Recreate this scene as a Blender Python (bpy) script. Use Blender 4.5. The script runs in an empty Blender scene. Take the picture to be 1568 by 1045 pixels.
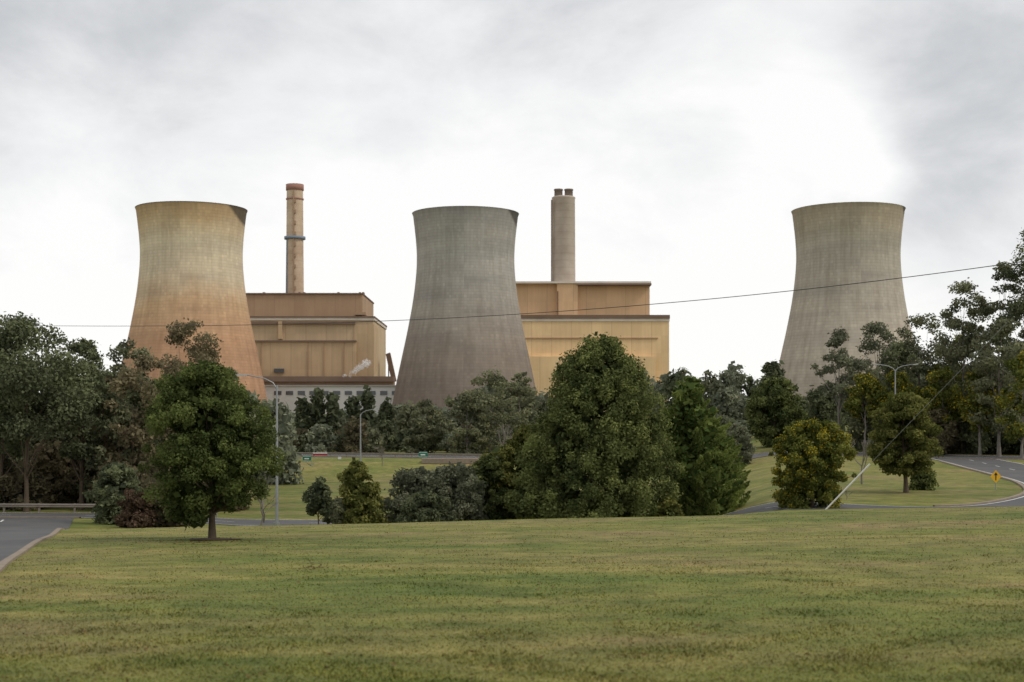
import bpy, math, numpy as np
from mathutils import Vector
R = np.random.default_rng(7)
F = 2178.0          # focal length in survey units (50 mm lens)
HV = 650.0          # level line
sc = bpy.context.scene
sc.view_settings.view_transform = 'Standard'
sc.view_settings.look = 'None'
sc.view_settings.exposure = 0

# ------------------------------------------------------------------ terrain
def sstep(a, b, x):
    t = np.clip((x - a) / (b - a), 0, 1)
    return t * t * (3 - 2 * t)
def tz(x, y):
    x = np.asarray(x, float); y = np.asarray(y, float)
    s = .039 - .000325 * np.clip(x, -20, 30)
    zn = -2 - s * np.maximum(y, -30)
    L = np.interp(y, [80, 115, 150, 200, 260, 400, 600, 6000], [-6.6, -7.25, -7.6, -7.2, -5.6, -3, 0, 15])
    C = np.interp(y, [80, 95, 150, 200, 215, 235, 260, 400, 600, 6000], [-6.4, -7.5, -8, -8, -7.4, -5.8, -5.6, -4, 0, 15])
    Rr = np.interp(y, [80, 90, 125, 160, 220, 245, 285, 400, 600, 6000], [-5.0, -5.4, -5, -4.7, -4, -3.2, -.4, 0, 0, 15])
    b = x / np.maximum(y, 60)
    wl = 1 - sstep(-.27, -.18, b)
    wr = sstep(.10, .2, b)
    zv = C * (1 - wl - wr) + L * wl + Rr * wr
    w = sstep(70, 94, y)
    z = zn * (1 - w) + zv * w
    z = z + .05 * np.sin(x * .35 + 1) * np.sin(y * .27) * sstep(10, 30, y) * (1 - sstep(60, 100, y))
    return z
def gz(x, y): return float(tz(x, y))
def bx(u, d): return (u - 784.0) / F * d
def vz(v, d): return (HV - v) / F * d

# ------------------------------------------------------------------ mesh builder
class MB:
    def __init__(s): s.v = []; s.f = []; s.n = 0; s.mats = []
    def mat(s, m):
        if m not in s.mats: s.mats.append(m)
        return s.mats.index(m)
    def add(s, verts, faces, m, tint=0.5, smooth=False):
        verts = np.asarray(verts, float).reshape(-1, 3); faces = np.asarray(faces, int)
        s.v.append(verts)
        t = np.broadcast_to(np.asarray(tint, float), (len(faces),))
        s.f.append((faces + s.n, s.mat(m), t, smooth)); s.n += len(verts)
    def box(s, x0, x1, y0, y1, z0, z1, m, tint=.5):
        v = [(x0,y0,z0),(x1,y0,z0),(x1,y1,z0),(x0,y1,z0),(x0,y0,z1),(x1,y0,z1),(x1,y1,z1),(x0,y1,z1)]
        s.add(v, [(0,3,2,1),(4,5,6,7),(0,1,5,4),(1,2,6,5),(2,3,7,6),(3,0,4,7)], m, tint)
    def obox(s, c, ax, ay, az, m, tint=.5):
        c = np.array(c, float); ax, ay, az = [np.array(a, float) for a in (ax, ay, az)]
        v = [c + i*ax + j*ay + k*az for k in (-1,1) for i, j in ((-1,-1),(1,-1),(1,1),(-1,1))]
        s.add(v, [(0,3,2,1),(4,5,6,7),(0,1,5,4),(1,2,6,5),(2,3,7,6),(3,0,4,7)], m, tint)
    def tube(s, path, rad, m, n=7, tint=.5, cap=True):
        P = np.asarray(path, float); k = len(P)
        rad = np.broadcast_to(np.asarray(rad, float), (k,))
        T = np.gradient(P, axis=0); T /= np.linalg.norm(T, axis=1)[:, None] + 1e-9
        ref = np.where(np.abs(T[:, 2:3]) > .9, np.array([[1., 0, 0]]), np.array([[0, 0, 1.]]))
        A = np.cross(T, ref); A /= np.linalg.norm(A, axis=1)[:, None] + 1e-9
        B = np.cross(T, A)
        a = np.linspace(0, 2*np.pi, n, endpoint=False)
        V = P[:, None] + rad[:, None, None]*(np.cos(a)[None, :, None]*A[:, None] + np.sin(a)[None, :, None]*B[:, None])
        fs = []
        for i in range(k-1):
            for j in range(n):
                fs.append((i*n+j, i*n+(j+1) % n, (i+1)*n+(j+1) % n, (i+1)*n+j))
        s.add(V.reshape(-1, 3), fs, m, tint, True)
        if cap:
            for e in (0, k-1):
                vv = V[e]; c = P[e]
                s.add(np.vstack([vv, c]), [(j, (j+1) % n, n) for j in range(n)], m, tint)
    def lathe(s, prof, m, n=96, c=(0, 0), tint=.5):
        a = np.linspace(0, 2*np.pi, n, endpoint=False); prof = np.asarray(prof, float); k = len(prof)
        V = np.stack([c[0]+prof[:, 0:1]*np.cos(a), c[1]+prof[:, 0:1]*np.sin(a), np.repeat(prof[:, 1:2], n, 1)], -1)
        fs = [(i*n+j, i*n+(j+1) % n, (i+1)*n+(j+1) % n, (i+1)*n+j) for i in range(k-1) for j in range(n)]
        s.add(V.reshape(-1, 3), fs, m, tint, True)
    def build(s, name, loc=(0, 0, 0)):
        me = bpy.data.meshes.new(name)
        V = np.vstack(s.v) - np.array(loc)
        me.vertices.add(len(V)); me.vertices.foreach_set('co', V.astype(np.float32).ravel())
        loops = np.concatenate([f.ravel() for f, _, _, _ in s.f])
        sizes = np.concatenate([np.full(len(f), f.shape[1]) for f, _, _, _ in s.f])
        st = np.concatenate([[0], np.cumsum(sizes)[:-1]])
        me.loops.add(len(loops)); me.loops.foreach_set('vertex_index', loops.astype(np.int32))
        me.polygons.add(len(sizes)); me.polygons.foreach_set('loop_start', st.astype(np.int32))
        me.polygons.foreach_set('material_index', np.concatenate([np.full(len(f), mi) for f, mi, _, _ in s.f]).astype(np.int32))
        me.polygons.foreach_set('use_smooth', np.concatenate([np.full(len(f), sm) for f, _, _, sm in s.f]))
        for m in s.mats: me.materials.append(m)
        at = me.attributes.new('tint', 'FLOAT', 'FACE')
        at.data.foreach_set('value', np.concatenate([t for _, _, t, _ in s.f]).astype(np.float32))
        me.update(calc_edges=True); me.validate()
        o = bpy.data.objects.new(name, me); o.location = loc
        sc.collection.objects.link(o)
        return o

# ------------------------------------------------------------------ materials
def newmat(name):
    m = bpy.data.materials.new(name); m.use_nodes = True
    nt = m.node_tree; nt.nodes.clear()
    out = nt.nodes.new('ShaderNodeOutputMaterial')
    return m, nt, out
def N(nt, t, **kw):
    n = nt.nodes.new(t)
    for k, v in kw.items():
        if k[0] == '_': setattr(n, k[1:], v)
        else: n.inputs[k.replace('_', ' ')].default_value = v
    return n
def math_(nt, op, a, b=None, c=None):
    n = nt.nodes.new('ShaderNodeMath'); n.operation = op
    for i, x in enumerate((a, b, c)):
        if x is None: continue
        if hasattr(x, 'links') or hasattr(x, 'is_linked'): nt.links.new(x, n.inputs[i])
        else: n.inputs[i].default_value = x
    return n.outputs[0]
def ramp(nt, fac, stops, interp='LINEAR'):
    n = nt.nodes.new('ShaderNodeValToRGB'); e = n.color_ramp.elements; n.color_ramp.interpolation = interp
    while len(e) < len(stops): e.new(.5)
    for k, (p, c) in enumerate(stops):
        e[k].position = p; e[k].color = (*c, 1) if len(c) == 3 else c
    nt.links.new(fac, n.inputs[0]); return n.outputs[0]
def mixc(nt, fac, a, b, mode='MIX'):
    n = nt.nodes.new('ShaderNodeMix'); n.data_type = 'RGBA'; n.blend_type = mode
    for i, x in ((0, fac), (6, a), (7, b)):
        if hasattr(x, 'is_linked'): nt.links.new(x, n.inputs[i])
        else: n.inputs[i].default_value = (*x, 1) if isinstance(x, tuple) else x
    return n.outputs[2]
def princ(nt, out, col, rough=.7, spec=.3, metal=0., bump=None, bstr=.3, bdist=.02):
    p = nt.nodes.new('ShaderNodeBsdfPrincipled')
    if hasattr(col, 'is_linked'): nt.links.new(col, p.inputs['Base Color'])
    else: p.inputs['Base Color'].default_value = (*col, 1)
    p.inputs['Roughness'].default_value = rough; p.inputs['Specular IOR Level'].default_value = spec
    p.inputs['Metallic'].default_value = metal
    if bump is not None:
        b = N(nt, 'ShaderNodeBump', Strength=bstr, Distance=bdist)
        nt.links.new(bump, b.inputs['Height']); nt.links.new(b.outputs[0], p.inputs['Normal'])
    nt.links.new(p.outputs[0], out.inputs[0]); return p
def noise(nt, vec, scale, detail=4, rough=.55):
    n = N(nt, 'ShaderNodeTexNoise', Scale=scale, Detail=detail, Roughness=rough)
    nt.links.new(vec, n.inputs['Vector']); return n.outputs['Fac']
def objc(nt): return nt.nodes.new('ShaderNodeTexCoord').outputs['Object']
def simple(name, col, rough=.6, spec=.3, metal=0., var=.25, scale=3.):
    m, nt, out = newmat(name); f = noise(nt, objc(nt), scale, 2)
    c = mixc(nt, f, tuple(x*(1-var) for x in col), tuple(min(1, x*(1+var)) for x in col))
    princ(nt, out, c, rough, spec, metal); return m
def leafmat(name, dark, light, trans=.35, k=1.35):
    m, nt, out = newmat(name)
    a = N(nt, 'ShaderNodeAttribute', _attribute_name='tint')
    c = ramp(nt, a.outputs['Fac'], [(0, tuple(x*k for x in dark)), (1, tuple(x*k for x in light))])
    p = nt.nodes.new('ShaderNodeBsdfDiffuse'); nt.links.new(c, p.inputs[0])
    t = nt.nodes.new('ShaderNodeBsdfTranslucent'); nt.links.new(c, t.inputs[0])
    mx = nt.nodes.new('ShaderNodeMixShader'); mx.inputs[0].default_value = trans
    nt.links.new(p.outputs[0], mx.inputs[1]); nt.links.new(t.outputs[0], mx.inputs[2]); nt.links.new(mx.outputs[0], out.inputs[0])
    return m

LM = dict(
 broad=leafmat('leaf_broad', (.035, .05, .017), (.145, .175, .055), k=1.2),
 cypress=leafmat('leaf_cypress', (.038, .052, .02), (.185, .205, .07)),
 conifer=leafmat('leaf_conifer', (.052, .08, .024), (.23, .27, .075)),
 euc=leafmat('leaf_eucalyptus', (.075, .08, .05), (.20, .205, .115)),
 eucd=leafmat('leaf_eucalyptus_dark', (.05, .06, .036), (.16, .178, .09)),
 eucb=leafmat('leaf_eucalyptus_brown', (.09, .075, .045), (.22, .19, .11)),
 grey=leafmat('leaf_grey', (.068, .075, .05), (.19, .198, .125)),
 olive=leafmat('leaf_olive', (.058, .065, .018), (.22, .22, .068)),
 wattle=leafmat('leaf_wattle', (.048, .062, .016), (.19, .195, .045)),
 flower=leafmat('flower_wattle', (.40, .28, .015), (.66, .50, .04), k=1),
 far=leafmat('leaf_distant_hazed', (.11, .125, .09), (.24, .25, .165)),  # paled so that distance haze is part of the leaf colour
 under=leafmat('leaf_understorey', (.07, .062, .038), (.15, .13, .075)),
 red=leafmat('leaf_red', (.055, .038, .026), (.13, .09, .06)))
bark = simple('bark', (.11, .085, .06), .9, .1, var=.4, scale=6)
barkp = simple('bark_pale', (.20, .18, .155), .9, .1, var=.35, scale=2)

def grassmat(name, blade=False):
    m, nt, out = newmat(name); oc = objc(nt)
    mp = N(nt, 'ShaderNodeMapping'); mp.inputs['Scale'].default_value = (.5, 1, 1); nt.links.new(oc, mp.inputs[0])
    n1 = noise(nt, mp.outputs[0], .2, 6, .66); n2 = noise(nt, oc, .8, 5, .66); n3 = noise(nt, oc, 16, 3, .7)
    n4 = noise(nt, mp.outputs[0], .06, 3, .5)
    c = ramp(nt, n1, [(.3, (.105, .145, .036)), (.45, (.155, .17, .048)), (.56, (.21, .195, .072)), (.68, (.22, .172, .09))])
    c2 = ramp(nt, n2, [(.32, (.6, .65, .58)), (.68, (1.32, 1.24, 1.22))])
    c = mixc(nt, 1., c, c2, 'MULTIPLY')
    c = mixc(nt, 1., c, ramp(nt, n4, [(.35, (.82, .88, .82)), (.65, (1.18, 1.12, 1.08))]), 'MULTIPLY')
    c3 = ramp(nt, n3, [(.25, (.6, .6, .6)), (.75, (1.3, 1.3, 1.25))])
    c = mixc(nt, .7, c, c3, 'MULTIPLY')
    if blade:
        a = N(nt, 'ShaderNodeAttribute', _attribute_name='tint')
        ct = ramp(nt, a.outputs['Fac'], [(0, (.78, .82, .72)), (.7, (1.08, 1.06, 1.0)), (1, (1.45, 1.3, 1.2))])
        c = mixc(nt, 1., c, ct, 'MULTIPLY')
    princ(nt, out, c, .85, .12, bump=None if blade else n3, bstr=.6, bdist=.04); return m
G = grassmat('grass_ground'); GB = grassmat('grass_blades', True)
m, nt, out = newmat('asphalt'); oc = objc(nt); n1 = noise(nt, oc, .25, 5, .7); n2 = noise(nt, oc, 25, 2)
c = ramp(nt, n1, [(.3, (.06, .06, .063)), (.7, (.11, .108, .105))]); c = mixc(nt, .5, c, ramp(nt, n2, [(.3, (.7, .7, .7)), (.7, (1.2, 1.2, 1.2))]), 'MULTIPLY')
princ(nt, out, c, .75, .3, bump=n2, bstr=.2, bdist=.01); asphalt = m
paint = simple('road_paint', (.6, .6, .58), .7, .2, var=.25, scale=2)
kerbm = simple('kerb_concrete', (.25, .205, .16), .85, .2, var=.35, scale=2)
steel = simple('galvanised_steel', (.3, .31, .32), .45, .5, .3, var=.15)
railm = simple('guard_rail_steel', (.24, .21, .18), .6, .4, .2, var=.25)
green = simple('sign_green', (.01, .16, .11), .5, .3, var=.1)
yellow = simple('sign_yellow', (.75, .42, .02), .5, .3, var=.05)
black = simple('sign_and_opening_black', (.02, .02, .02), .5, .3, var=.1)
white = simple('white_paint', (.72, .72, .7), .6, .3, var=.1)
redm = simple('red_paint', (.35, .03, .03), .5, .3, var=.1)
wirem = simple('cable', (.05, .05, .05), .6, .3)
wood = simple('timber', (.13, .1, .08), .9, .1, var=.3)

# ------------------------------------------------------------------ ground sheet
xs = np.unique(np.concatenate([np.linspace(-4000, -110, 40), np.linspace(-110, 110, 221), np.linspace(110, 4000, 40)]))
ys = np.unique(np.concatenate([np.linspace(-600, -20, 10), np.linspace(-20, 300, 321), np.linspace(300, 1000, 60), np.linspace(1000, 7000, 20)]))
X, Y = np.meshgrid(xs, ys); Z = tz(X, Y)
nx, ny = len(xs), len(ys); idx = np.arange(nx*ny).reshape(ny, nx)
fs = np.stack([idx[:-1, :-1], idx[:-1, 1:], idx[1:, 1:], idx[1:, :-1]], -1).reshape(-1, 4)
g = MB(); g.add(np.stack([X, Y, Z], -1), fs, G, .5, True); g.build('ground')

def smooth(pts, n=12):
    pts = np.asarray(pts, float); P = np.vstack([2*pts[0]-pts[1], pts, 2*pts[-1]-pts[-2]]); o = []
    for i in range(1, len(P)-2):
        for t in np.linspace(0, 1, n, endpoint=False):
            o.append(.5*((2*P[i]) + (-P[i-1]+P[i+1])*t + (2*P[i-1]-5*P[i]+4*P[i+1]-P[i+2])*t*t + (-P[i-1]+3*P[i]-3*P[i+1]+P[i+2])*t**3))
    o.append(pts[-1]); return np.array(o)
def offs(path, o):
    T = np.gradient(path, axis=0); T /= np.linalg.norm(T, axis=1)[:, None]
    return path + np.stack([-T[:, 1], T[:, 0]], -1)*o
def strip(mb, path, o0, o1, lift, m, nc=10):
    rows = [offs(path, o) for o in np.linspace(o0, o1, nc)]
    V = np.stack([np.column_stack([r, tz(r[:, 0], r[:, 1])+lift]) for r in rows], 1)
    k = len(path); i = np.arange(k*nc).reshape(k, nc)
    mb.add(V, np.stack([i[:-1, :-1], i[1:, :-1], i[1:, 1:], i[:-1, 1:]], -1).reshape(-1, 4), m, .5, True)
def kerb(mb, path, o, w=.3, h=.13, m=None):
    a, b = offs(path, o), offs(path, o+w); za, zb = tz(a[:, 0], a[:, 1]), tz(b[:, 0], b[:, 1])
    V = np.stack([np.column_stack([a, za-.1]), np.column_stack([a, za+h]), np.column_stack([b, zb+h]), np.column_stack([b, zb-.1])], 1)
    k = len(path); i = np.arange(k*4).reshape(k, 4)
    mb.add(V, np.stack([i[:-1, :-1], i[1:, :-1], i[1:, 1:], i[:-1, 1:]], -1).reshape(-1, 4), m or kerbm)
def dashes(mb, path, o, w, lift, L=3, gap=6):
    d = np.concatenate([[0], np.cumsum(np.linalg.norm(np.diff(path, axis=0), axis=1))]); s = 0
    while s + L < d[-1]:
        t = np.linspace(s, s+L, 5); p = np.column_stack([np.interp(t, d, path[:, 0]), np.interp(t, d, path[:, 1])])
        strip(mb, p, o-w/2, o+w/2, lift, paint, 2); s += L+gap

ring = smooth([(-150, 122), (-90, 117), (-50, 113), (-28, 111), (-10, 108), (12, 98), (24, 88.5), (32.5, 90), (41.5, 103), (47, 119), (50.5, 137), (53, 152), (56, 170), (58, 184)], 14)
cross = smooth([(160, 165), (110, 171), (80, 178), (58, 190), (38, 210), (10, 236), (-14, 248), (-50, 256), (-130, 262)], 14)
entry = smooth([(-8, -12), (-10.8, 8), (-14.0, 24), (-18.6, 40), (-24.0, 60), (-30.6, 83), (-38, 109)], 14)
r1 = MB(); strip(r1, ring, -4.2, 4.2, .030, asphalt)
strip(r1, ring, -3.95, -3.8, .045, paint, 2); strip(r1, ring, 3.8, 3.95, .045, paint, 2); dashes(r1, ring, 0, .15, .046)
kerb(r1, ring[90:170], 4.2); kerb(r1, ring[:40], -4.5); r1.build('road')
r2 = MB(); strip(r2, cross, -6, 6, .038, asphalt, 14); dashes(r2, cross, 0, .25, .05, 4, 6)
strip(r2, cross, -5.6, -5.35, .05, paint, 2); strip(r2, cross, 5.35, 5.6, .05, paint, 2); kerb(r2, cross, 6.0); kerb(r2, cross, -6.3); r2.build('road')
r3 = MB(); strip(r3, entry, -4.3, 4.6, .034, asphalt); kerb(r3, entry[:74], -4.5, .22, .07); dashes(r3, entry, 0.6, .14, .05)
r3.build('road')

# ------------------------------------------------------------------ grass blades (mown)
n = 180000; inv = R.uniform(1/75., 1/11.5, n); yy = 1/inv; xx = R.uniform(-.41, .41, n)*yy
ex = np.interp(yy, entry[:, 1], entry[:, 0]) + 4.75
k = xx > ex; xx, yy = xx[k], yy[k]; n = len(xx)
zz = tz(xx, yy); a = R.uniform(0, np.pi, n)
tuft = .7+.5*(np.sin(xx*1.7+np.sin(yy*.9)*2)*np.sin(yy*1.3+np.sin(xx*.8)*2) > .35)
h = R.uniform(.010, .030, n)*(1+R.random(n)**8)*tuft; w = R.uniform(.006, .011, n)*(1+yy/25)
ln = R.normal(0, .03, (n, 2))
V = np.stack([np.stack([xx-np.cos(a)*w, yy-np.sin(a)*w, zz-.01], -1), np.stack([xx+np.cos(a)*w, yy+np.sin(a)*w, zz-.01], -1), np.stack([xx+ln[:, 0], yy+ln[:, 1], zz+h], -1)], 1)
g = MB(); g.add(V, np.arange(n*3).reshape(n, 3), GB, R.random(n)); g.build('grass')
# fallen leaves and dry thatch on the lawn
n = 900; yy = 1/R.uniform(1/60., 1/12., n); xx = R.uniform(-.4, .4, n)*yy; k = xx > np.interp(yy, entry[:, 1], entry[:, 0]) + 5; xx, yy = xx[k], yy[k]
xx = np.concatenate([xx, R.normal(-4.6, .22, 60), R.normal(-10.6, 1.2, 240)]); yy = np.concatenate([yy, R.normal(33, .5, 60), R.normal(50.5, 1.8, 240)]); n = len(xx); zz = tz(xx, yy)+.03
a = R.uniform(0, 6.28, n); s_ = R.uniform(.015, .038, n)*(1+yy/60)
V = np.stack([np.stack([xx+np.cos(a+q)*s_*f_, yy+np.sin(a+q)*s_*f_, zz+R.normal(0, .008, n)], -1) for q, f_ in ((0, 1), (1.57, .5), (3.14, 1), (4.71, .5))], 1)
g = MB(); g.add(V, np.arange(n*4).reshape(n, 4), leafmat('dry_leaf', (.06, .04, .022), (.20, .13, .06), k=1), R.random(n)); g.build('fallen_leaves')

# ------------------------------------------------------------------ foliage
NLK = .8
def foliage(mb, C, rad, nl, size, m, tints, up=.3, asp=.6, squash=.8, style='leaf', axis=None):
    M = len(C); w = rad**2; nl = int(nl); i = R.choice(M, nl, p=w/w.sum())
    d = R.normal(size=(nl, 3)); d /= np.linalg.norm(d, axis=1)[:, None]
    if style == 'leaf':
        rr = rad[i]*(R.uniform(.12, 1, nl)**.5)*(1+.25*np.abs(R.normal(size=nl))*(R.random(nl) < .3))
        p = C[i] + d*rr[:, None]*np.array([1, 1, squash])
        nrm = d*.6 + R.normal(size=(nl, 3))*.6 + np.array([0, 0, up])
        A = np.cross(nrm, R.normal(size=(nl, 3)))
    else:
        t = R.random(nl); ax = axis[i]
        p = C[i] + ax*(rad[i]*2.1*(t-.45))[:, None] + d*(rad[i]*.65*(1.1-t))[:, None]
        A = ax + R.normal(size=(nl, 3))*.5
        nrm = np.cross(A, R.normal(size=(nl, 3)))
    A /= np.linalg.norm(A, axis=1)[:, None]; B = np.cross(nrm, A); B /= np.linalg.norm(B, axis=1)[:, None]+1e-9
    s = size*R.uniform(.6, 1.3, nl)[:, None]
    V = np.stack([p+A*s, p+B*s*asp, p-A*s, p-B*s*asp], 1)
    mb.add(V, np.arange(nl*4).reshape(nl, 4), m, np.clip(tints[i]+R.normal(0, .15, nl), 0, 1))

def envelope(prof, d, y0, M, cr, hollow=.5, jitter=.0):
    P = np.array(sorted(prof, key=lambda a: -a[0]), float)
    z = vz(P[:, 0], d); r = (P[:, 2]-P[:, 1])/2/F*d; cx = bx((P[:, 1]+P[:, 2])/2, d)
    zs = np.linspace(z[0], z[-1], 200); rs = np.interp(zs, z, r); w = rs+.15*rs.max(); zz = R.choice(zs, M, p=w/w.sum())
    rr = np.interp(zz, z, r); cc = np.interp(zz, z, cx)
    c_r = cr*R.uniform(.5, 1.3, M)
    fr = R.uniform(hollow**2, 1, M)**.5; a = R.uniform(0, 2*np.pi, M)
    q = np.maximum(rr - c_r*.62, .05*rr)*fr
    zz = np.clip(zz, z[0]+c_r*.5, z[-1]-c_r*.6)
    C = np.stack([cc+q*np.cos(a), y0+q*np.sin(a), zz], -1)
    return C, c_r, np.stack([cc, np.full(M, y0), zz], -1)
def woody(mb, base, C, r0, m, nl=14, top=.8):
    base = np.array(base, float); zt = C[:, 2].max(); zb = base[2]; cx, cy = C[:, 0].mean(), C[:, 1].mean()
    k = 8; t = np.linspace(0, 1, k); tp = np.array([cx, cy, zb+(zt-zb)*top])
    P = base + (tp-base)*t[:, None]; P[1:-1, :2] += R.normal(0, r0*.35, (k-2, 2)); P[0, 2] -= .3
    rad = r0*(1-.85*t); rad[0] *= 1.45
    mb.tube(P, rad, m, 8)
    sel = R.choice(len(C), min(nl, len(C)), replace=False)
    for i in sel:
        c = C[i]; hz = np.clip((c[2]-zb)/(zt-zb)-.22, .2, .95)*top; tt = min(hz/top*1.0, .95)
        s = np.array([np.interp(tt, t, P[:, j]) for j in range(3)])
        mid = (s+c)/2 + R.normal(0, .06, 3)*np.linalg.norm(c-s); r1_ = r0*(1-.85*tt)*.5
        mb.tube([s, mid, c], [r1_, r1_*.6, r1_*.2], m, 5, cap=False)
def tree(name, u, d, prof, cr, M, nl, size, leaf, r0=.15, bk=None, hollow=.5, sq=.8, style='leaf', limbs=14, into=None, extra=None, base=None, asp=.6, tbias=0., k=1.35, core=True):
    mb = into or MB(); y0 = d; size = size*k; nl = int(nl*NLK)
    C, c_r, AX = envelope(prof, d, y0, M, cr, hollow)
    x0 = bx(u, d); zb = gz(x0, y0)
    woody(mb, (x0, y0, zb), C, r0, bk or bark, limbs)
    tin = np.clip(R.beta(1.6, 1.8, M)+tbias, 0, 1)
    ax = None
    if style != 'leaf':
        ax = C-AX; ax /= np.linalg.norm(ax, axis=1)[:, None]+1e-6; ax = ax*.8+np.array([0, 0, .6]); ax /= np.linalg.norm(ax, axis=1)[:, None]
    foliage(mb, C, c_r, nl, size, LM[leaf], tin, squash=sq, style=style, axis=ax, asp=asp)
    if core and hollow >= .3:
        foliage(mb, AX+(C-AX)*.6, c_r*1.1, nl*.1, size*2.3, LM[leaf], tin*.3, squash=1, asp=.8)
    if extra:
        lf, fr, sz = extra
        sel = R.random(M) < .6
        foliage(mb, (C+np.array([0, 0, .15])*c_r[:, None])[sel], (c_r*1.06)[sel], int(nl*fr), sz, LM[lf], tin[sel], squash=sq, asp=.8)
    if into is None: return mb.build(name, (x0, y0, zb))

def rnd(u, top, bot, w, k=7):
    o = []
    for t in np.linspace(0, 1, k):
        s_ = w/2*max(.15, math.sin(math.pi*min(1, .16+.8*t))**.7)
        o.append((bot+(top-bot)*t, u-s_*R.uniform(.88, 1.1), u+s_*R.uniform(.88, 1.1)))
    return o

# foreground specimen tree
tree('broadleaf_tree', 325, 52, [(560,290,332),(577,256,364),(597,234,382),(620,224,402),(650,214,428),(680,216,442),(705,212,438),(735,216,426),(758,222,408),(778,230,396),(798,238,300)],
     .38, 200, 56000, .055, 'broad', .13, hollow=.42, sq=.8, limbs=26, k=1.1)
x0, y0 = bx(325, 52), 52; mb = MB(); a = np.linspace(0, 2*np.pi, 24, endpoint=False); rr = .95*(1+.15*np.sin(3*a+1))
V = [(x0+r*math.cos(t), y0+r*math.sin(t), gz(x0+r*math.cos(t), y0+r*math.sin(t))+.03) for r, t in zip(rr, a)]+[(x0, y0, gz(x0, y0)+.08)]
mb.add(V, [(i, (i+1) % 24, 24) for i in range(24)], simple('soil_shadow', (.07, .05, .035), .95, .1, var=.4, scale=8), .5, True); mb.build('mulch_shadow_bed')  # dark mulch disc, widened to stand in for the tree's cast shadow
# big cypress and its neighbours
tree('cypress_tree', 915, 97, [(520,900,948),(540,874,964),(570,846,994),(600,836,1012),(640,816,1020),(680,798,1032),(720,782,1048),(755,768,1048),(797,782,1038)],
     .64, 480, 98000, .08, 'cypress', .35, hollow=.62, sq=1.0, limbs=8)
tree('conifer_tree', 1068, 104, [(584,1054,1064),(615,1020,1082),(650,1004,1110),(700,1000,1134),(740,1002,1150),(794,1015,1146)],
     .75, 270, 60000, .095, 'conifer', .25, style='spray', asp=.33, limbs=6, tbias=.05, hollow=.58)
tree('cypress_tree', 785, 106, [(655,800,840),(690,750,860),(720,725,860),(750,712,860),(797,725,860)], .55, 140, 26000, .095, 'olive', .2, limbs=6, tbias=-.1)
tree('cypress_tree', 745, 104, [(700,735,765),(725,712,785),(760,705,790),(797,715,790)], .45, 75, 12000, .09, 'cypress', .1, limbs=6, tbias=-.1)
tree('shrub', 1020, 96, [(765,1010,1035),(775,1000,1045),(795,1000,1050)], .3, 25, 2500, .09, 'olive', .05, limbs=6)
tree('wattle_tree', 1243, 92, [(643,1215,1265),(660,1188,1292),(690,1172,1312),(725,1176,1314),(755,1184,1296),(785,1195,1285)],
     .38, 165, 26000, .07, 'wattle', .14, limbs=8, extra=('flower', .26, .05))
tree('olive_tree', 1388, 108, [(603,1370,1400),(620,1345,1425),(645,1330,1440),(680,1328,1446),(705,1333,1442),(724,1350,1428)],
     .44, 150, 24000, .078, 'olive', .19, limbs=14, hollow=.45, tbias=-.05)
tree('shrub', 1415, 112, [(718,1405,1425),(735,1390,1440),(754,1385,1440)], .4, 30, 3200, .09, 'cypress', .05, limbs=5)
tree('small_tree', 487, 92, [(733,482,494),(748,466,508),(768,461,513),(788,470,504)], .25, 60, 8000, .06, 'eucd', .06, limbs=8, tbias=-.2)
tree('shrub', 550, 96, [(708,538,562),(728,515,578),(755,512,586),(803,508,592)], .38, 95, 12000, .078, 'olive', .08, limbs=8, tbias=-.15)
tree('shrub', 515, 95, [(765,505,520),(780,495,530),(802,492,535)], .3, 25, 3500, .08, 'euc', .04, limbs=5)
tree('shrub', 612, 99, [(722,605,655),(745,588,705),(770,578,725),(804,576,735)], .5, 130, 18000, .08, 'grey', .08, limbs=6, tbias=-.15)
tree('shrub', 690, 97, [(714,668,715),(736,648,742),(770,640,750),(804,640,748)], .45, 120, 16000, .08, 'grey', .08, limbs=6, tbias=-.1)
tree('shrub', 650, 92, [(756,635,665),(772,612,692),(804,605,702)], .38, 60, 8500, .078, 'eucd', .06, limbs=6, tbias=-.15)
tree('shrub', 205, 95, [(752,190,225),(775,180,240),(806,178,240)], .35, 40, 5000, .085, 'red', .05, limbs=8)
tree('shrub', 180, 100, [(715,150,205),(750,132,225),(802,138,230)], .5, 60, 8000, .1, 'eucd', .05, limbs=6)
tree('shrub', 250, 97, [(735,225,275),(765,215,290),(806,215,295)], .5, 60, 8000, .1, 'under', .05, limbs=6)

def euc(u, d, top, bot, w, leaf, nl=7000, size=.16, M=40, cr=None, name='eucalyptus_tree', into=None, bk=None, r0=.2, k=1.25, hol=.25):
    cr = cr or w/F*d*.12
    tree(name, u, d, rnd(u, top, bot, w), cr, int(M*1.35), nl, size, leaf, r0, bk or barkp, hollow=hol, sq=.65, limbs=18, into=into, k=k, core=False)
euc(40, 118, 484, 670, 235, 'eucd', 24000, .13, 100, bk=bark)
euc(0, 122, 510, 700, 150, 'eucd', 14000, .13, 60, bk=bark)
euc(125, 122, 520, 700, 130, 'eucd', 12000, .13, 55, bk=bark)
euc(195, 135, 520, 700, 120, 'euc', 11000, .14, 50, bk=bark)
euc(290, 140, 488, 690, 150, 'eucb', 12000, .13, 48)
euc(225, 128, 545, 740, 120, 'eucb', 10000, .13, 50, bk=bark)
euc(345, 138, 562, 760, 100, 'euc', 9000, .14, 45, bk=bark)
fm = MB()
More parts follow.
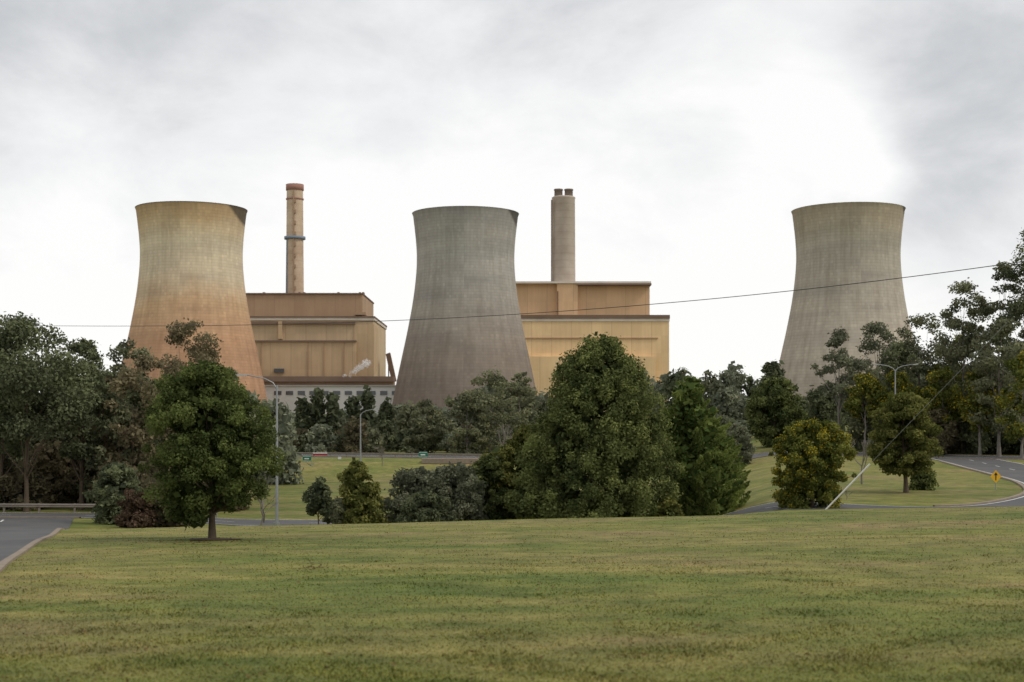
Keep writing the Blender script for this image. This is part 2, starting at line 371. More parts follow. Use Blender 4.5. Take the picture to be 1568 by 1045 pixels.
for u in np.linspace(-70, 355, 26):
    d = R.uniform(122, 160); top = R.uniform(560, 625); bot = top+R.uniform(100, 160)
    tree('', u+R.normal(0, 8), d, rnd(u, top, bot, R.uniform(70, 125)), .95, 38, 4000, .16, R.choice(['eucd', 'euc', 'under', 'eucb']), .13, bark, hollow=.2, limbs=8, into=fm)
for u in np.linspace(-70, 350, 30):
    d = R.uniform(119, 138); top = R.uniform(665, 735)
    tree('', u+R.normal(0, 8), d, rnd(u, top, 794, R.uniform(60, 120)), .75, 30, 2800, .14, R.choice(['eucd', 'under', 'under', 'eucb']), .06, bark, hollow=.3, limbs=4, into=fm, tbias=-.1)
fm.build('forest_trees')
fm = MB()
for u in np.linspace(-260, 420, 34):
    d = R.uniform(170, 230); top = R.uniform(570, 615)
    tree('', u, d, rnd(u, top, 760, R.uniform(90, 140)), 2.0, 30, 2000, .3, R.choice(['eucd', 'under', 'far']), .2, bark, hollow=.3, limbs=4, into=fm)
fm.build('background_forest_trees')

# mid distance band
fm = MB()
tops = [(340,600),(430,618),(480,624),(520,624),(600,624),(640,616),(690,610),(720,598),(755,585),(795,582),(830,588),(1000,568),(1050,562),(1080,556),(1120,560),(1160,576),(1220,598),(1250,600),(1300,590),(1400,560),(1600,540)]
tu = [a for a, b in tops]; tv = [b for a, b in tops]
for u in np.concatenate([np.linspace(340, 860, 50), np.linspace(980, 1600, 48)]):
    d = R.uniform(300, 370); top = np.interp(u, tu, tv)+R.uniform(-4, 28)
    w = R.uniform(35, 80)
    tree('', u, d, rnd(u, top, 690, w), 1.6, 38, 2500, .29, R.choice(['far', 'far', 'eucd', 'grey', 'euc']), .25, barkp, hollow=.3, limbs=5, into=fm)
for u in np.linspace(350, 1180, 60):
    d = R.uniform(268, 295); top = R.uniform(640, 676)
    tree('', u, d, rnd(u, top, 704, R.uniform(30, 70)), 1.2, 26, 1500, .24, R.choice(['far', 'eucd', 'under', 'euc']), .1, barkp, hollow=.3, limbs=3, into=fm)
fm.build('distant_trees')
for u, top, w in [(487, 590, 30), (508, 594, 22), (540, 602, 28), (563, 592, 30), (592, 612, 24), (463, 610, 22)]:
    tree('casuarina_tree', u, 290, [(top, u-1, u+1), (top+20, u-w*.35, u+w*.35), (top+45, u-w*.45, u+w*.45), (690, u-w*.5, u+w*.5)], 1.1, 70, 4200, .24, 'eucd', .2, style='spray', asp=.35, limbs=4, tbias=-.1)
for u, top, w, d in [(750, 566, 100, 265), (795, 560, 70, 275), (715, 598, 70, 262), (650, 612, 70, 268), (1100, 636, 100, 200), (1130, 650, 80, 190)]:
    euc(u, d, top, 700 if d > 220 else 720, w, 'grey' if d < 220 else 'euc', 8000, .22 if d > 220 else .17, 46)
tree('round_tree', 1187, 235, [(580,1168,1208),(600,1148,1226),(630,1138,1236),(655,1140,1236),(682,1155,1225)], 1.05, 140, 17000, .165, 'cypress', .35, tbias=-.1, limbs=4)
tree('round_tree', 1182, 262, [(555,1178,1188),(575,1160,1208),(610,1148,1218),(660,1150,1218)], 1.1, 65, 8000, .2, 'eucd', .3, limbs=4, tbias=-.1)
tree('round_tree', 1262, 250, [(588,1250,1278),(610,1233,1292),(640,1230,1296),(670,1238,1288)], 1.2, 65, 9000, .19, 'eucd', .3, limbs=4)

for u, d, top, bot, w, lf, nl, M in [(1285,215,503,610,90,'grey',5500,28),(1340,220,494,640,115,'grey',8500,40),(1410,215,480,650,120,'euc',9500,42),
        (1475,205,432,640,120,'euc',10500,40),(1530,200,402,620,115,'euc',10500,40),(1590,195,340,590,150,'eucd',13000,50),(1465,212,510,660,110,'olive',9000,44),(1530,190,490,660,120,'euc',10000,46),(1385,212,520,660,100,'eucd',8000,40)]:
    euc(u, d, top, bot, w, lf, nl, .18, M, r0=.25, hol=.1)
for u, d, top, bot, w in [(1325,205,575,640,70),(1375,200,572,645,75),(1445,198,560,650,80),(1500,192,565,660,75),(1565,182,540,675,100)]:
    tree('wattle_tree', u, d, rnd(u, top, bot, w), .85, 60, 7500, .16, 'wattle', .2, barkp, hollow=.2, limbs=8, extra=('flower', .15, .13), tbias=-.1)
fm = MB()
for u in np.linspace(1325, 1640, 28):
    d = R.uniform(204, 240); top = R.uniform(560, 615)
    tree('', u, d, rnd(u, top, 690, R.uniform(60, 100)), 1.4, 34, 2800, .22, R.choice(['eucd', 'euc', 'under', 'olive']), .2, bark, hollow=.3, limbs=4, into=fm, tbias=-.05)
for u in np.linspace(1420, 1640, 16):
    d = R.uniform(196, 210); top = R.uniform(622, 645)
    tree('', u, d, rnd(u, top, 692, R.uniform(50, 80)), 1.0, 28, 2200, .19, R.choice(['under', 'eucd']), .1, bark, hollow=.3, limbs=3, into=fm, tbias=-.1)
fm.build('forest_trees')

# bare trees
def bare(u, d, top, w, name='bare_tree'):
    mb = MB(); x, y = bx(u, d), d; z = gz(x, y); H = vz(top, d)-z
    def br(p, v, L, r, lev):
        q = p + v*L; m_ = (p+q)/2+R.normal(0, .05, 3)*L
        mb.tube([p, m_, q], [r, r*.8, r*.55], barkp, 5, cap=False)
        if lev == 0: return
        for _ in range(3 if lev < 4 else 4):
            nv = v + R.normal(0, .5, 3)*np.array([w, w, .6]); nv[2] = abs(nv[2])+.15; nv /= np.linalg.norm(nv)
            br(p + v*L*R.uniform(.6, 1), nv, L*R.uniform(.6, .8), r*.58, lev-1)
    br(np.array([x, y, z-.2]), np.array([0, 0, 1.]), H*.32, H*.018, 4)
    mb.build(name, (x, y, z))
bare(585, 225, 668, .9); bare(770, 240, 630, .6); bare(1320, 120, 640, .7); bare(1297, 100, 735, 1.1); bare(404, 90, 700, .8)

# ------------------------------------------------------------------ cooling towers
def towermat(name, stops, dirt=.5):
    m, nt, out = newmat(name); oc = objc(nt); sp = N(nt, 'ShaderNodeSeparateXYZ'); nt.links.new(oc, sp.inputs[0])
    x, y, z = sp.outputs; ang = math_(nt, 'ARCTAN2', x, y)
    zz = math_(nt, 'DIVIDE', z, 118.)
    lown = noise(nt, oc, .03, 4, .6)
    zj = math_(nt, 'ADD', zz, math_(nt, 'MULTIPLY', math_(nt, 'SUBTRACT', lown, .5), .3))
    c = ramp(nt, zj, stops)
    zr = math_(nt, 'MULTIPLY', z, .62); ar = math_(nt, 'MULTIPLY', ang, 22.)
    cell = N(nt, 'ShaderNodeCombineXYZ'); nt.links.new(math_(nt, 'FLOOR', ar), cell.inputs[0]); nt.links.new(math_(nt, 'FLOOR', zr), cell.inputs[2])
    wn = nt.nodes.new('ShaderNodeTexWhiteNoise'); wn.noise_dimensions = '3D'; nt.links.new(cell.outputs[0], wn.inputs['Vector'])
    c = mixc(nt, .9, c, ramp(nt, wn.outputs['Value'], [(0, (.93, .93, .93)), (.9, (1.02, 1.02, 1.02)), (1, (1.12, 1.12, 1.1))]), 'MULTIPLY')
    ringrow = N(nt, 'ShaderNodeTexNoise', Scale=1.0, Detail=3.); rv = N(nt, 'ShaderNodeCombineXYZ'); nt.links.new(math_(nt, 'MULTIPLY', z, .12), rv.inputs[2]); nt.links.new(math_(nt, 'MULTIPLY', ang, .5), rv.inputs[0]); nt.links.new(rv.outputs[0], ringrow.inputs['Vector'])
    c = mixc(nt, 1., c, ramp(nt, ringrow.outputs['Fac'], [(.3, (.84, .84, .85)), (.7, (1.12, 1.11, 1.08))]), 'MULTIPLY')
    fz = math_(nt, 'FRACT', zr); fa = math_(nt, 'FRACT', ar)
    ln = math_(nt, 'MAXIMUM', math_(nt, 'LESS_THAN', fz, .14), math_(nt, 'MULTIPLY', math_(nt, 'LESS_THAN', fa, .05), .5))
    c = mixc(nt, math_(nt, 'MULTIPLY', ln, .16), c, (.08, .07, .06))
    sv = N(nt, 'ShaderNodeCombineXYZ'); nt.links.new(math_(nt, 'MULTIPLY', ang, 5.), sv.inputs[0]); nt.links.new(math_(nt, 'MULTIPLY', z, .018), sv.inputs[2])
    st = noise(nt, sv.outputs[0], 2., 4, .65)
    c = mixc(nt, dirt, c, ramp(nt, st, [(.35, (.7, .66, .62)), (.6, (1.08, 1.08, 1.08))]), 'MULTIPLY')
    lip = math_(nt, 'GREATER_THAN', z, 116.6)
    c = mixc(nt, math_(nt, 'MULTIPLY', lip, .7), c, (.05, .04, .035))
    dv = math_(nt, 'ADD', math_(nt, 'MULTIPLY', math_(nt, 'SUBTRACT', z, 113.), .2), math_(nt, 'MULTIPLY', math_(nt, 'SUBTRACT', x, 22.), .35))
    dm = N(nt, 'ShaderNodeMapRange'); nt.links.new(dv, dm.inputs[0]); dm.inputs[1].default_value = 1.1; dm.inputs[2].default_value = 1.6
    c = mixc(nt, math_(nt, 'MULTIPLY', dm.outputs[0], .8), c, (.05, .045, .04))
    princ(nt, out, c, .9, .15); return m
innerm = simple('concrete_dark', (.12, .11, .1), .9, .1)
def tower(u, d, stops, k=1.0, dirt=.5, H=118.):
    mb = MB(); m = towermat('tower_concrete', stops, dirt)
    pr = smooth([(41.6, 8), (39.0, 22), (35.6, 38), (32.2, 54), (29.5, 69), (27.9, 82), (27.35, 92), (27.7, 101), (28.6, 110), (29.6, 118)], 6)
    prof = [(r*k, z*H/118) for r, z in pr]; prof[-1] = (prof[-1][0]+.4, prof[-1][1])
    mb.lathe(prof, m, 128)
    mb.lathe([(prof[-1][0], H)]+[(r-.9, z+(.02 if i == 0 else 0)) for i, (r, z) in enumerate(prof[::-1])]+[prof[0]], innerm, 128)
    rb = prof[0][0]-.5
    for i in range(44):
        a0 = 2*math.pi*i/44
        for s in (-1, 1):
            a1 = a0+s*math.pi/44
            mb.tube([((rb+3)*math.cos(a0), (rb+3)*math.sin(a0), -1), (rb*math.cos(a1), rb*math.sin(a1), 8.2)], .5, m, 6)
    mb.lathe([(rb+6, -1), (rb+6, 1.2), (rb+5.5, 1.2), (rb+5.5, -1)], innerm, 96)
    o = mb.build('cooling_tower'); o.location = (bx(u, d), d, 0); return o
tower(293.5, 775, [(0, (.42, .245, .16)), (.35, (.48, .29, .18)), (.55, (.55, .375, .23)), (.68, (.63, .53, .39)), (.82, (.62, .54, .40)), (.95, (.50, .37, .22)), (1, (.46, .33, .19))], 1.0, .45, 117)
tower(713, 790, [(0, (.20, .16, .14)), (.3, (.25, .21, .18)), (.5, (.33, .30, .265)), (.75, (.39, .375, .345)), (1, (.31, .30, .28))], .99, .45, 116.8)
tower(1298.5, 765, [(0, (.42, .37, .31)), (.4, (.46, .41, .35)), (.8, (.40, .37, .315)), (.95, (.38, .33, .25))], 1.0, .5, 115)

# ------------------------------------------------------------------ buildings
def clad(name, col, var=.06):
    m, nt, out = newmat(name); oc = objc(nt); sp = N(nt, 'ShaderNodeSeparateXYZ'); nt.links.new(oc, sp.inputs[0]); x, y, z = sp.outputs
    h = math_(nt, 'ADD', x, y)
    cell = N(nt, 'ShaderNodeCombineXYZ'); nt.links.new(math_(nt, 'FLOOR', math_(nt, 'MULTIPLY', h, .16)), cell.inputs[0]); nt.links.new(math_(nt, 'FLOOR', math_(nt, 'MULTIPLY', z, .09)), cell.inputs[2])
    wn = nt.nodes.new('ShaderNodeTexWhiteNoise'); nt.links.new(cell.outputs[0], wn.inputs['Vector'])
    c = mixc(nt, wn.outputs['Value'], tuple(v*(1-var) for v in col), tuple(v*(1+var*.6) for v in col))
    n1 = noise(nt, oc, .05, 4, .6)
    c = mixc(nt, .6, c, ramp(nt, n1, [(.3, (.86, .85, .84)), (.7, (1.08, 1.08, 1.08))]), 'MULTIPLY')
    sv = N(nt, 'ShaderNodeCombineXYZ'); nt.links.new(math_(nt, 'MULTIPLY', h, .6), sv.inputs[0]); nt.links.new(math_(nt, 'MULTIPLY', z, .04), sv.inputs[2])
    c = mixc(nt, .3, c, ramp(nt, noise(nt, sv.outputs[0], 1., 4, .7), [(.35, (.78, .76, .74)), (.65, (1.06, 1.06, 1.06))]), 'MULTIPLY')
    fr = math_(nt, 'LESS_THAN', math_(nt, 'FRACT', math_(nt, 'MULTIPLY', h, .08)), .03)
    c = mixc(nt, math_(nt, 'MULTIPLY', fr, .25), c, (.14, .09, .06))
    princ(nt, out, c, .75, .2); return m
c_up = clad('cladding_brown', (.42, .285, .185)); c_lo = clad('cladding_tan', (.54, .395, .245)); c_mid = clad('cladding_pale', (.58, .445, .29))
c_rup = clad('cladding_orange', (.70, .47, .275)); c_rlo = clad('cladding_yellow', (.82, .60, .345)); trim = simple('roof_trim_ledge_shade', (.2, .14, .105), .8, .1, scale=.1)
trimp = simple('fascia_pale', (.66, .60, .52), .8, .1, scale=.1); grey = simple('grey_wall', (.45, .45, .44), .8, .1, scale=.1)
windm = simple('window_glass', (.09, .1, .11), .15, .5)
def X(u, d=880): return bx(u, d)
def Zv(v, d=880): return vz(v, d)
b = MB()
b.box(X(300), X(555), 880, 950, -3, Zv(451), c_up); b.box(X(298), X(556), 879, 951, Zv(451), Zv(449), trim)
b.box(X(300), X(574), 872, 956, -3, Zv(491, 872), c_mid); b.box(X(299), X(575.5), 871, 957, Zv(491, 872), Zv(487, 872), trimp)
b.box(X(299), X(576), 870.6, 957.4, Zv(487, 872), Zv(484.6, 872), trim)
b.box(X(545), X(574.6), 871.4, 900, 0, Zv(497, 872), c_lo)
b.box(X(300), X(548), 868, 872, -3, Zv(524, 868), c_lo); b.box(X(300), X(548.6), 867, 872, Zv(524, 868), Zv(521.5, 868), trim)
b.box(X(300), X(546), 870, 872, Zv(497, 872), Zv(494, 872), trim)  # dark strip painting the shadow under the fascia ledge
b.box(X(400), X(604, 862), 855, 867, Zv(585, 860), Zv(577, 860), trim); b.box(X(400), X(604, 862), 858, 867, -3, Zv(585, 860), c_up)
b.box(X(425), X(440), 866.5, 868, Zv(572), Zv(566), windm)
b.box(X(380), X(610, 840), 820, 850, -3, Zv(592, 820), white); b.box(X(378), X(612, 840), 819, 851, Zv(592, 820), Zv(590, 820), grey)
for u in np.arange(420, 604, 18): b.box(X(u, 820), X(u+11, 820), 819.5, 820.3, Zv(605, 820), Zv(599, 820), windm)
for u in [400, 455, 462, 515, 548, 553]: b.box(X(u), X(u+3), 885, 890, Zv(449), Zv(446.5), trim)
b.box(X(545), X(562), 872, 880, Zv(484), Zv(480), c_up)
b.box(X(475), X(477), 867.6, 868.2, Zv(577), Zv(524), c_up, .5); b.box(X(430), X(436), 869.5, 872, Zv(521), Zv(494), c_lo)
for u in (405, 500, 530): b.box(X(u), X(u+1), 867.4, 868.2, Zv(577), Zv(524), c_up)
b.obox((X(599, 905), 905, 36), (2.0, 0, -9.0), (0, 3, 0), (1.3, 0, .5), trim)
for q in (-.8, 0, .8): b.tube([(X(599, 905)+2*q, 905, 36-9*q), (X(599, 905)+2*q, 905, 0)], .4, trim, 5)
b.build('power_station_building', (X(420), 880, 0))
b = MB(); D = 900
b.box(X(760, D), X(853, D), 905, 960, -3, Zv(434, D), c_rup); b.box(X(853, D), X(885, D), 901, 960, -3, Zv(434, D), c_rup); b.box(X(885, D), X(996, D), 905, 960, -3, Zv(436, D), c_rup)
b.box(X(758, D), X(997, D), 900, 961, Zv(434, D), Zv(431, D), trimp); b.box(X(884, D), X(997.5, D), 899, 962, Zv(437, D), Zv(434.3, D), trim)
b.box(X(760, D), X(1022, D), 890, 965, -3, Zv(487, D), c_rlo); b.box(X(758, D), X(1023, D), 889, 966, Zv(490, D), Zv(484.5, D), trim)
b.box(X(758, D), X(1022.6, D), 889.4, 965.5, Zv(494, D), Zv(490.1, D), trimp)
b.box(X(760, D), X(1005, D), 889.3, 890.2, Zv(520.5, D), Zv(518.8, D), c_up)
b.box(X(760, D), X(1000, D), 885, 890, -3, Zv(548, D), c_rlo)
for u in [800, 818, 895, 905, 915, 930, 945, 958, 970, 984]: b.box(X(u, D), X(u+R.uniform(3, 6), D), 910, 915, Zv(431, D), Zv(428.8, D), trim)
b.box(X(853.3, D), X(855, D), 900.4, 901.2, Zv(484, D), Zv(446, D), trim)
b.build('power_station_building', (X(880, D), D, 0))

# chimneys
def chim(name, c0, c1):
    m, nt, out = newmat(name); oc = objc(nt); sp = N(nt, 'ShaderNodeSeparateXYZ'); nt.links.new(oc, sp.inputs[0])
    c = ramp(nt, noise(nt, oc, .12, 4, .6), [(.3, c0), (.7, c1)])
    ln = math_(nt, 'LESS_THAN', math_(nt, 'FRACT', math_(nt, 'MULTIPLY', sp.outputs[2], .22)), .12)
    c = mixc(nt, math_(nt, 'MULTIPLY', ln, .12), c, (.12, .08, .06)); princ(nt, out, c, .85, .15); return m
cm = chim('chimney_concrete', (.44, .32, .22), (.60, .48, .35)); rust = simple('chimney_cap_red', (.33, .18, .14), .8, .2, var=.2, scale=.3); blu = simple('platform_blue_grey', (.2, .25, .3), .7, .3)
stain = simple('chimney_stain', (.36, .25, .17), .85, .1, var=.2, scale=.3)
cx = bx(451.5, 915); b = MB(); zt = vz(283, 915)
b.lathe([(6.0, 0), (5.7, 84), (5.2, zt-4)], cm, 40, (cx, 915)); b.lathe([(5.2, zt-4), (5.7, zt-3.8), (5.7, zt), (4.8, zt), (4.8, zt-6)], rust, 40, (cx, 915))
zp = vz(365, 915); b.lathe([(5.4, zp-1), (6.8, zp-.8), (6.8, zp+.9), (5.4, zp+.9)], blu, 40, (cx, 915))
b.lathe([(5.3, zt-10), (5.7, zt-9.8), (5.7, zt-9), (5.3, zt-9)], rust, 40, (cx, 915))
b.box(cx-.3, cx+.5, 915-6.4, 915-5.2, 82, zt-5, stain)
for i in range(9): b.box(cx+.5, cx+1.5, 915-6.3, 915-5.0, 86+i*7, 88.2+i*7, stain)
for s in (-4.9,): b.tube([(cx+s, 911.3, 80), (cx+s*.93, 911.8, zp)], .5, blu, 6)
b.build('chimney_stack', (cx, 915, 0))
cx = bx(863, 915); b = MB(); zt = vz(303, 915)
b.lathe([(7.9, 0), (7.6, 92), (7.3, zt-1), (7.6, zt-.6), (7.6, zt), (6.8, zt+.5), (0.1, zt+.6)], chim('chimney_concrete_b', (.40, .33, .27), (.52, .45, .38)), 48, (cx, 915))
for s in (-3.3, 3.3):
    z2 = vz(290, 915); b.lathe([(2.7, zt), (2.6, z2-1), (2.9, z2-.9), (2.9, z2), (2.2, z2), (2.2, z2-3)], simple('flue', (.2, .16, .13), .8), 24, (cx+s, 915))
b.box(cx-8.2, cx-7.3, 910, 911, 80, zt-2, trim)
b.build('chimney_stack', (cx, 915, 0))

# ------------------------------------------------------------------ small steam puff: many thin, mostly clear white flakes
m, nt, out = newmat('steam'); tr = nt.nodes.new('ShaderNodeBsdfTransparent'); df = nt.nodes.new('ShaderNodeBsdfDiffuse'); tl = nt.nodes.new('ShaderNodeBsdfTranslucent')
df.inputs[0].default_value = tl.inputs[0].default_value = (.95, .95, .95, 1)
ma = nt.nodes.new('ShaderNodeMixShader'); mb_ = nt.nodes.new('ShaderNodeMixShader'); ma.inputs[0].default_value = .5; mb_.inputs[0].default_value = .3
nt.links.new(df.outputs[0], ma.inputs[1]); nt.links.new(tl.outputs[0], ma.inputs[2]); nt.links.new(tr.outputs[0], mb_.inputs[1]); nt.links.new(ma.outputs[0], mb_.inputs[2]); nt.links.new(mb_.outputs[0], out.inputs[0])
b = MB(); t = np.linspace(0, 1, 9); px, pz = bx(530+32*t, 845), vz(576-24*t**1.3, 845)
C = np.stack([px, np.full(9, 845.), pz], -1)+R.normal(0, .5, (9, 3)); foliage(b, C, 1.0+2.0*t, 420, .75, m, t, asp=.8, squash=.8); b.build('steam_puff')

# ------------------------------------------------------------------ street furniture
def lamp(u, d, vtop, arms, w=2.6, rp=.09):
    mb = MB(); x, y = bx(u, d), d; z = gz(x, y); zt = vz(vtop, d)
    mb.tube([(x, y, z-.2), (x, y, z+1.2), (x, y, zt)], [rp*1.3, rp*1.1, rp*.6], steel, 8); mb.tube([(x, y, z-.2), (x, y, z+.9)], rp*1.9, steel, 8)
    for s in arms:
        P = [(x, y, zt-.3), (x+s*w*.12, y, zt+.15), (x+s*w*.4, y, zt+.45), (x+s*w, y, zt+.7)]
        mb.tube(P, rp*.45, steel, 6)
        mb.obox((x+s*(w+.3), y, zt+.7), (.36, 0, .05*s), (0, .13, 0), (0, 0, .05), grey); mb.obox((x+s*(w+.35), y, zt+.635), (.26, 0, .03*s), (0, .1, 0), (0, 0, .02), white)
    mb.build('street_lamp', (x, y, z))
lamp(424, 96, 590, (-1,), 2.1, .1); lamp(552, 215, 634, (1,), 2.0, .13); lamp(1371, 190, 566, (-1, 1), 2.4, .12)

def sign(u, d, vtop, wpx, hpx, m, name='road_sign', posts=2):
    mb = MB(); x, y = bx(u, d), d; z = gz(x, y); k = d/F; zt = vz(vtop, d); w, h = wpx*k/2, hpx*k
    mb.box(x-w, x+w, y-.03, y+.03, zt-h, zt, m); mb.box(x-w*.94, x+w*.94, y-.036, y-.031, zt-h*.93, zt-h*.86, white); mb.box(x-w*.94, x+w*.94, y-.036, y-.031, zt-h*.14, zt-h*.07, white)
    mb.box(x-w*.6, x+w*.5, y-.036, y-.031, zt-h*.62, zt-h*.42, white)
    for s in ((-.6, .6) if posts == 2 else (0,)): mb.tube([(x+s*w, y+.08, z-.2), (x+s*w, y+.08, zt)], .05, steel, 6)
    mb.build(name, (x, y, z))
sign(470, 232, 698, 13, 9, green); sign(648, 236, 692, 13, 9, green); sign(520, 236, 700, 5, 8, white, posts=1)
mb = MB(); x, y = bx(490, 240), 240.; z = gz(x, y); mb.box(x-1.2, x+1.2, y-.05, y+.05, z+.5, z+.8, redm); mb.box(x-1.2, x+1.2, y-.05, y+.05, z+.82, z+1.0, white)
for s in (-1, 1): mb.tube([(x+s, y+.1, z-.2), (x+s, y+.1, z+1.3)], .05, steel, 6)
mb.build('road_barrier', (x, y, z))
mb = MB(); d = 112; x, y = bx(1525, d), d; z = gz(x, y); zc = vz(730, d); q = .52
mb.tube([(x, y+.07, z-.2), (x, y+.07, zc+q*.7)], .04, steel, 6)
mb.add([(x-q*.85, y, zc), (x, y, zc-q), (x+q*.85, y, zc), (x, y, zc+q)], [(0, 1, 2, 3)], yellow); mb.add([(x-q*.85, y+.02, zc), (x, y+.02, zc-q), (x+q*.85, y+.02, zc), (x, y+.02, zc+q)], [(0, 3, 2, 1)], steel)
mb.box(x-.04, x+.04, y-.012, y-.006, zc-.3, zc+.12, black); mb.add([(x-.15, y-.012, zc+.1), (x+.15, y-.012, zc+.1), (x, y-.012, zc+.34)], [(0, 1, 2)], black)
mb.build('warning_sign', (x, y, z))
def rail(path, name='guard_rail', h=.75, step=3.0, both=False, m=railm):
    mb = MB(); path = np.asarray(path, float); dd = np.concatenate([[0], np.cumsum(np.linalg.norm(np.diff(path, axis=0), axis=1))])
    s = np.arange(0, dd[-1], step); px, py = np.interp(s, dd, path[:, 0]), np.interp(s, dd, path[:, 1]); pz = tz(px, py)
    for a, b_, c in zip(px, py, pz): mb.box(a-.07, a+.07, b_+.05, b_+.2, c-.2, c+h, m)
    prof = [(0, -.16), (-.06, -.1), (-.06, -.04), (0, 0), (-.06, .04), (-.06, .1), (0, .16)]
    V = np.stack([np.stack([px, py+o, pz+h-.18+q], -1) for o, q in prof], 1); k = len(px); i = np.arange(k*7).reshape(k, 7)
    mb.add(V, np.stack([i[:-1, :-1], i[1:, :-1], i[1:, 1:], i[:-1, 1:]], -1).reshape(-1, 4), m)
    mb.build(name)
rail(offs(ring, 5.2)[:46]); rail(offs(cross, 7.2)[74:104], h=.85)
mb = MB(); d = 228.; x0, x1 = bx(655, d), bx(722, d)
mb.box(x0-1, x1+1, d, d+4, -6.3, -5.5, kerbm); mb.box(x0+1.5, x1-.5, d+.6, d+3, -9, -6.3, black); mb.box(x0-.5, x0+1.5, d+.2, d+3, -9, -6.3, kerbm); mb.box(x1-.5, x1+1, d+.2, d+3, -9, -6.3, kerbm)  # black box between the abutments paints the shade inside the underpass
mb.build('road_bridge')

# overhead power line
us = np.array([-150, 0, 190, 380, 640, 850, 1050, 1300, 1568, 1750]); vs = np.array([496, 497.5, 499, 499, 490, 477, 461, 436, 401, 373.])
uu = np.linspace(-150, 1750, 60); vv = np.polyval(np.polyfit(us/1000, vs, 4), uu/1000)
inv = 1/120+(1/62-1/120)*uu/1568; dd = 1/inv
pts = np.stack([bx(uu, dd), dd, vz(vv, dd)], -1); mb = MB(); mb.tube(pts, .019, wirem, 5); mb.build('power_line')
for e in (0, -1):
    x, y, zt = pts[e]; z = gz(x, y); mb = MB(); mb.tube([(x, y, z-.5), (x, y, zt+.3)], [.17, .12], wood, 10)
    mb.box(x-1.1, x+1.1, y-.18, y-.06, zt-.25, zt-.1, wood)
    for s in (-.9, 0, .9): mb.tube([(x+s, y-.12, zt-.1), (x+s, y-.12, zt+.03)], .05, white, 8)
    mb.build('power_pole', (x, y, z))
d = 84.; A = np.array([bx(1265, d), d, gz(bx(1265, d), d)]); Bp = np.array([bx(1332, 83), 83, vz(711, 83)]); dirv = (Bp-A)
mb = MB(); mb.tube([A-dirv*.05, A+dirv*.5, Bp], .05, white, 8); mb.tube([Bp, Bp+dirv*1.0, Bp+dirv*3.0], .008, steel, 5); mb.build('stay_wire', tuple(A))

# ------------------------------------------------------------------ light
az, el = math.radians(72), math.radians(48)
S = Vector((math.sin(az)*math.cos(el), -math.cos(az)*math.cos(el), math.sin(el)))
L = bpy.data.lights.new('sun', 'SUN'); L.energy = 1.5; L.angle = math.radians(12); L.color = (1, .93, .83)
lo = bpy.data.objects.new('sun', L); lo.rotation_euler = S.to_track_quat('Z', 'Y').to_euler(); lo.location = (0, 0, 50); sc.collection.objects.link(lo)

W = bpy.data.worlds.new('World'); sc.world = W; W.use_nodes = True; nt = W.node_tree; nt.nodes.clear()
out = nt.nodes.new('ShaderNodeOutputWorld'); sky = nt.nodes.new('ShaderNodeTexSky'); sky.sky_type = 'NISHITA'; sky.sun_disc = False
sky.sun_elevation = el; sky.sun_rotation = math.atan2(S.x, S.y)
b1 = nt.nodes.new('ShaderNodeBackground'); b1.inputs[1].default_value = .1; nt.links.new(sky.outputs[0], b1.inputs[0])
gen = nt.nodes.new('ShaderNodeTexCoord').outputs['Generated']
mp = N(nt, 'ShaderNodeMapping'); mp.inputs['Scale'].default_value = (1, 1, 1.8); mp.inputs['Location'].default_value = (.3, .1, .7); nt.links.new(gen, mp.inputs[0])
n1 = N(nt, 'ShaderNodeTexNoise', Scale=6.5, Detail=7., Roughness=.6, Distortion=.25); nt.links.new(mp.outputs[0], n1.inputs['Vector'])
val = math_(nt, 'ADD', .75, math_(nt, 'MULTIPLY', math_(nt, 'SUBTRACT', n1.outputs['Fac'], .5), .8))
sp = N(nt, 'ShaderNodeSeparateXYZ'); nt.links.new(gen, sp.inputs[0])
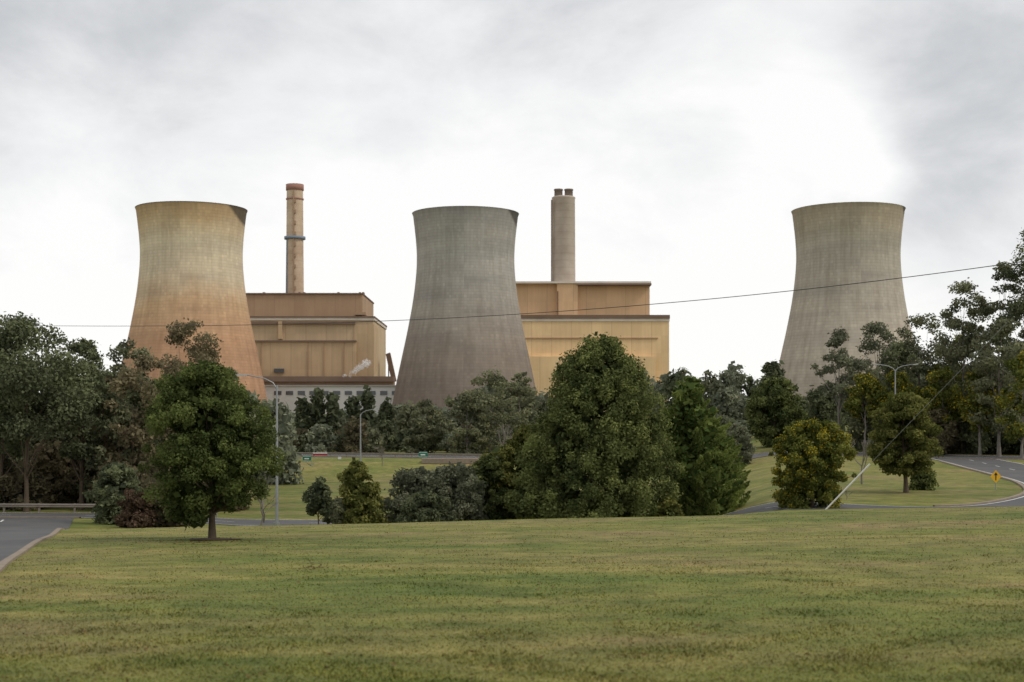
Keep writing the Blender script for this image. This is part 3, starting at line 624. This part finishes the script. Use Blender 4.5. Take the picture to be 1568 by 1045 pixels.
hz = N(nt, 'ShaderNodeMapRange'); nt.links.new(sp.outputs[2], hz.inputs[0]); hz.inputs[1].default_value = .04; hz.inputs[2].default_value = .28; hz.inputs[3].default_value = .24; hz.inputs[4].default_value = -.05
val = math_(nt, 'ADD', val, hz.outputs[0])
def blob(u, v, r, amp, val):
    dv = Vector(((u-784)/F, 1, (HV-v)/F)).normalized()
    vm = nt.nodes.new('ShaderNodeVectorMath'); vm.operation = 'DISTANCE'; nt.links.new(gen, vm.inputs[0]); vm.inputs[1].default_value = dv
    mr = N(nt, 'ShaderNodeMapRange', _interpolation_type='SMOOTHERSTEP'); nt.links.new(vm.outputs['Value'], mr.inputs[0]); mr.inputs[1].default_value = 0; mr.inputs[2].default_value = r; mr.inputs[3].default_value = amp; mr.inputs[4].default_value = 0
    return math_(nt, 'ADD', val, mr.outputs[0])
for q in [(60, 60, .2, -.2), (330, 140, .16, -.08), (110, 250, .09, .22), (950, 0, .15, -.06), (1120, 100, .16, .1), (1490, 300, .15, -.26), (1500, 40, .14, -.06), (1240, 190, .07, .16), (1350, 280, .035, .2), (1310, 235, .05, .2), (560, 330, .2, .12), (1000, 330, .2, .12)]:
    val = blob(*q, val)
cc = ramp(nt, val, [(.28, (.42, .435, .455)), (.56, (.64, .65, .665)), (.76, (.85, .85, .855)), (.96, (1.0, .995, .98))])
b2 = nt.nodes.new('ShaderNodeBackground'); nt.links.new(cc, b2.inputs[0]); b2.inputs[1].default_value = 1.04
mx = nt.nodes.new('ShaderNodeMixShader'); mx.inputs[0].default_value = .93; nt.links.new(b1.outputs[0], mx.inputs[1]); nt.links.new(b2.outputs[0], mx.inputs[2]); nt.links.new(mx.outputs[0], out.inputs[0])

# ------------------------------------------------------------------ camera
cam = bpy.data.cameras.new('camera'); co = bpy.data.objects.new('camera', cam); sc.collection.objects.link(co)
cam.lens = 50; cam.sensor_width = 36; cam.clip_end = 12000; cam.shift_y = (HV-522.5)/1568
co.location = (0, 0, 0); co.rotation_euler = (math.radians(90), 0, 0)
cam.dof.use_dof = True; cam.dof.focus_distance = 75; cam.dof.aperture_fstop = 1.6
sc.camera = co
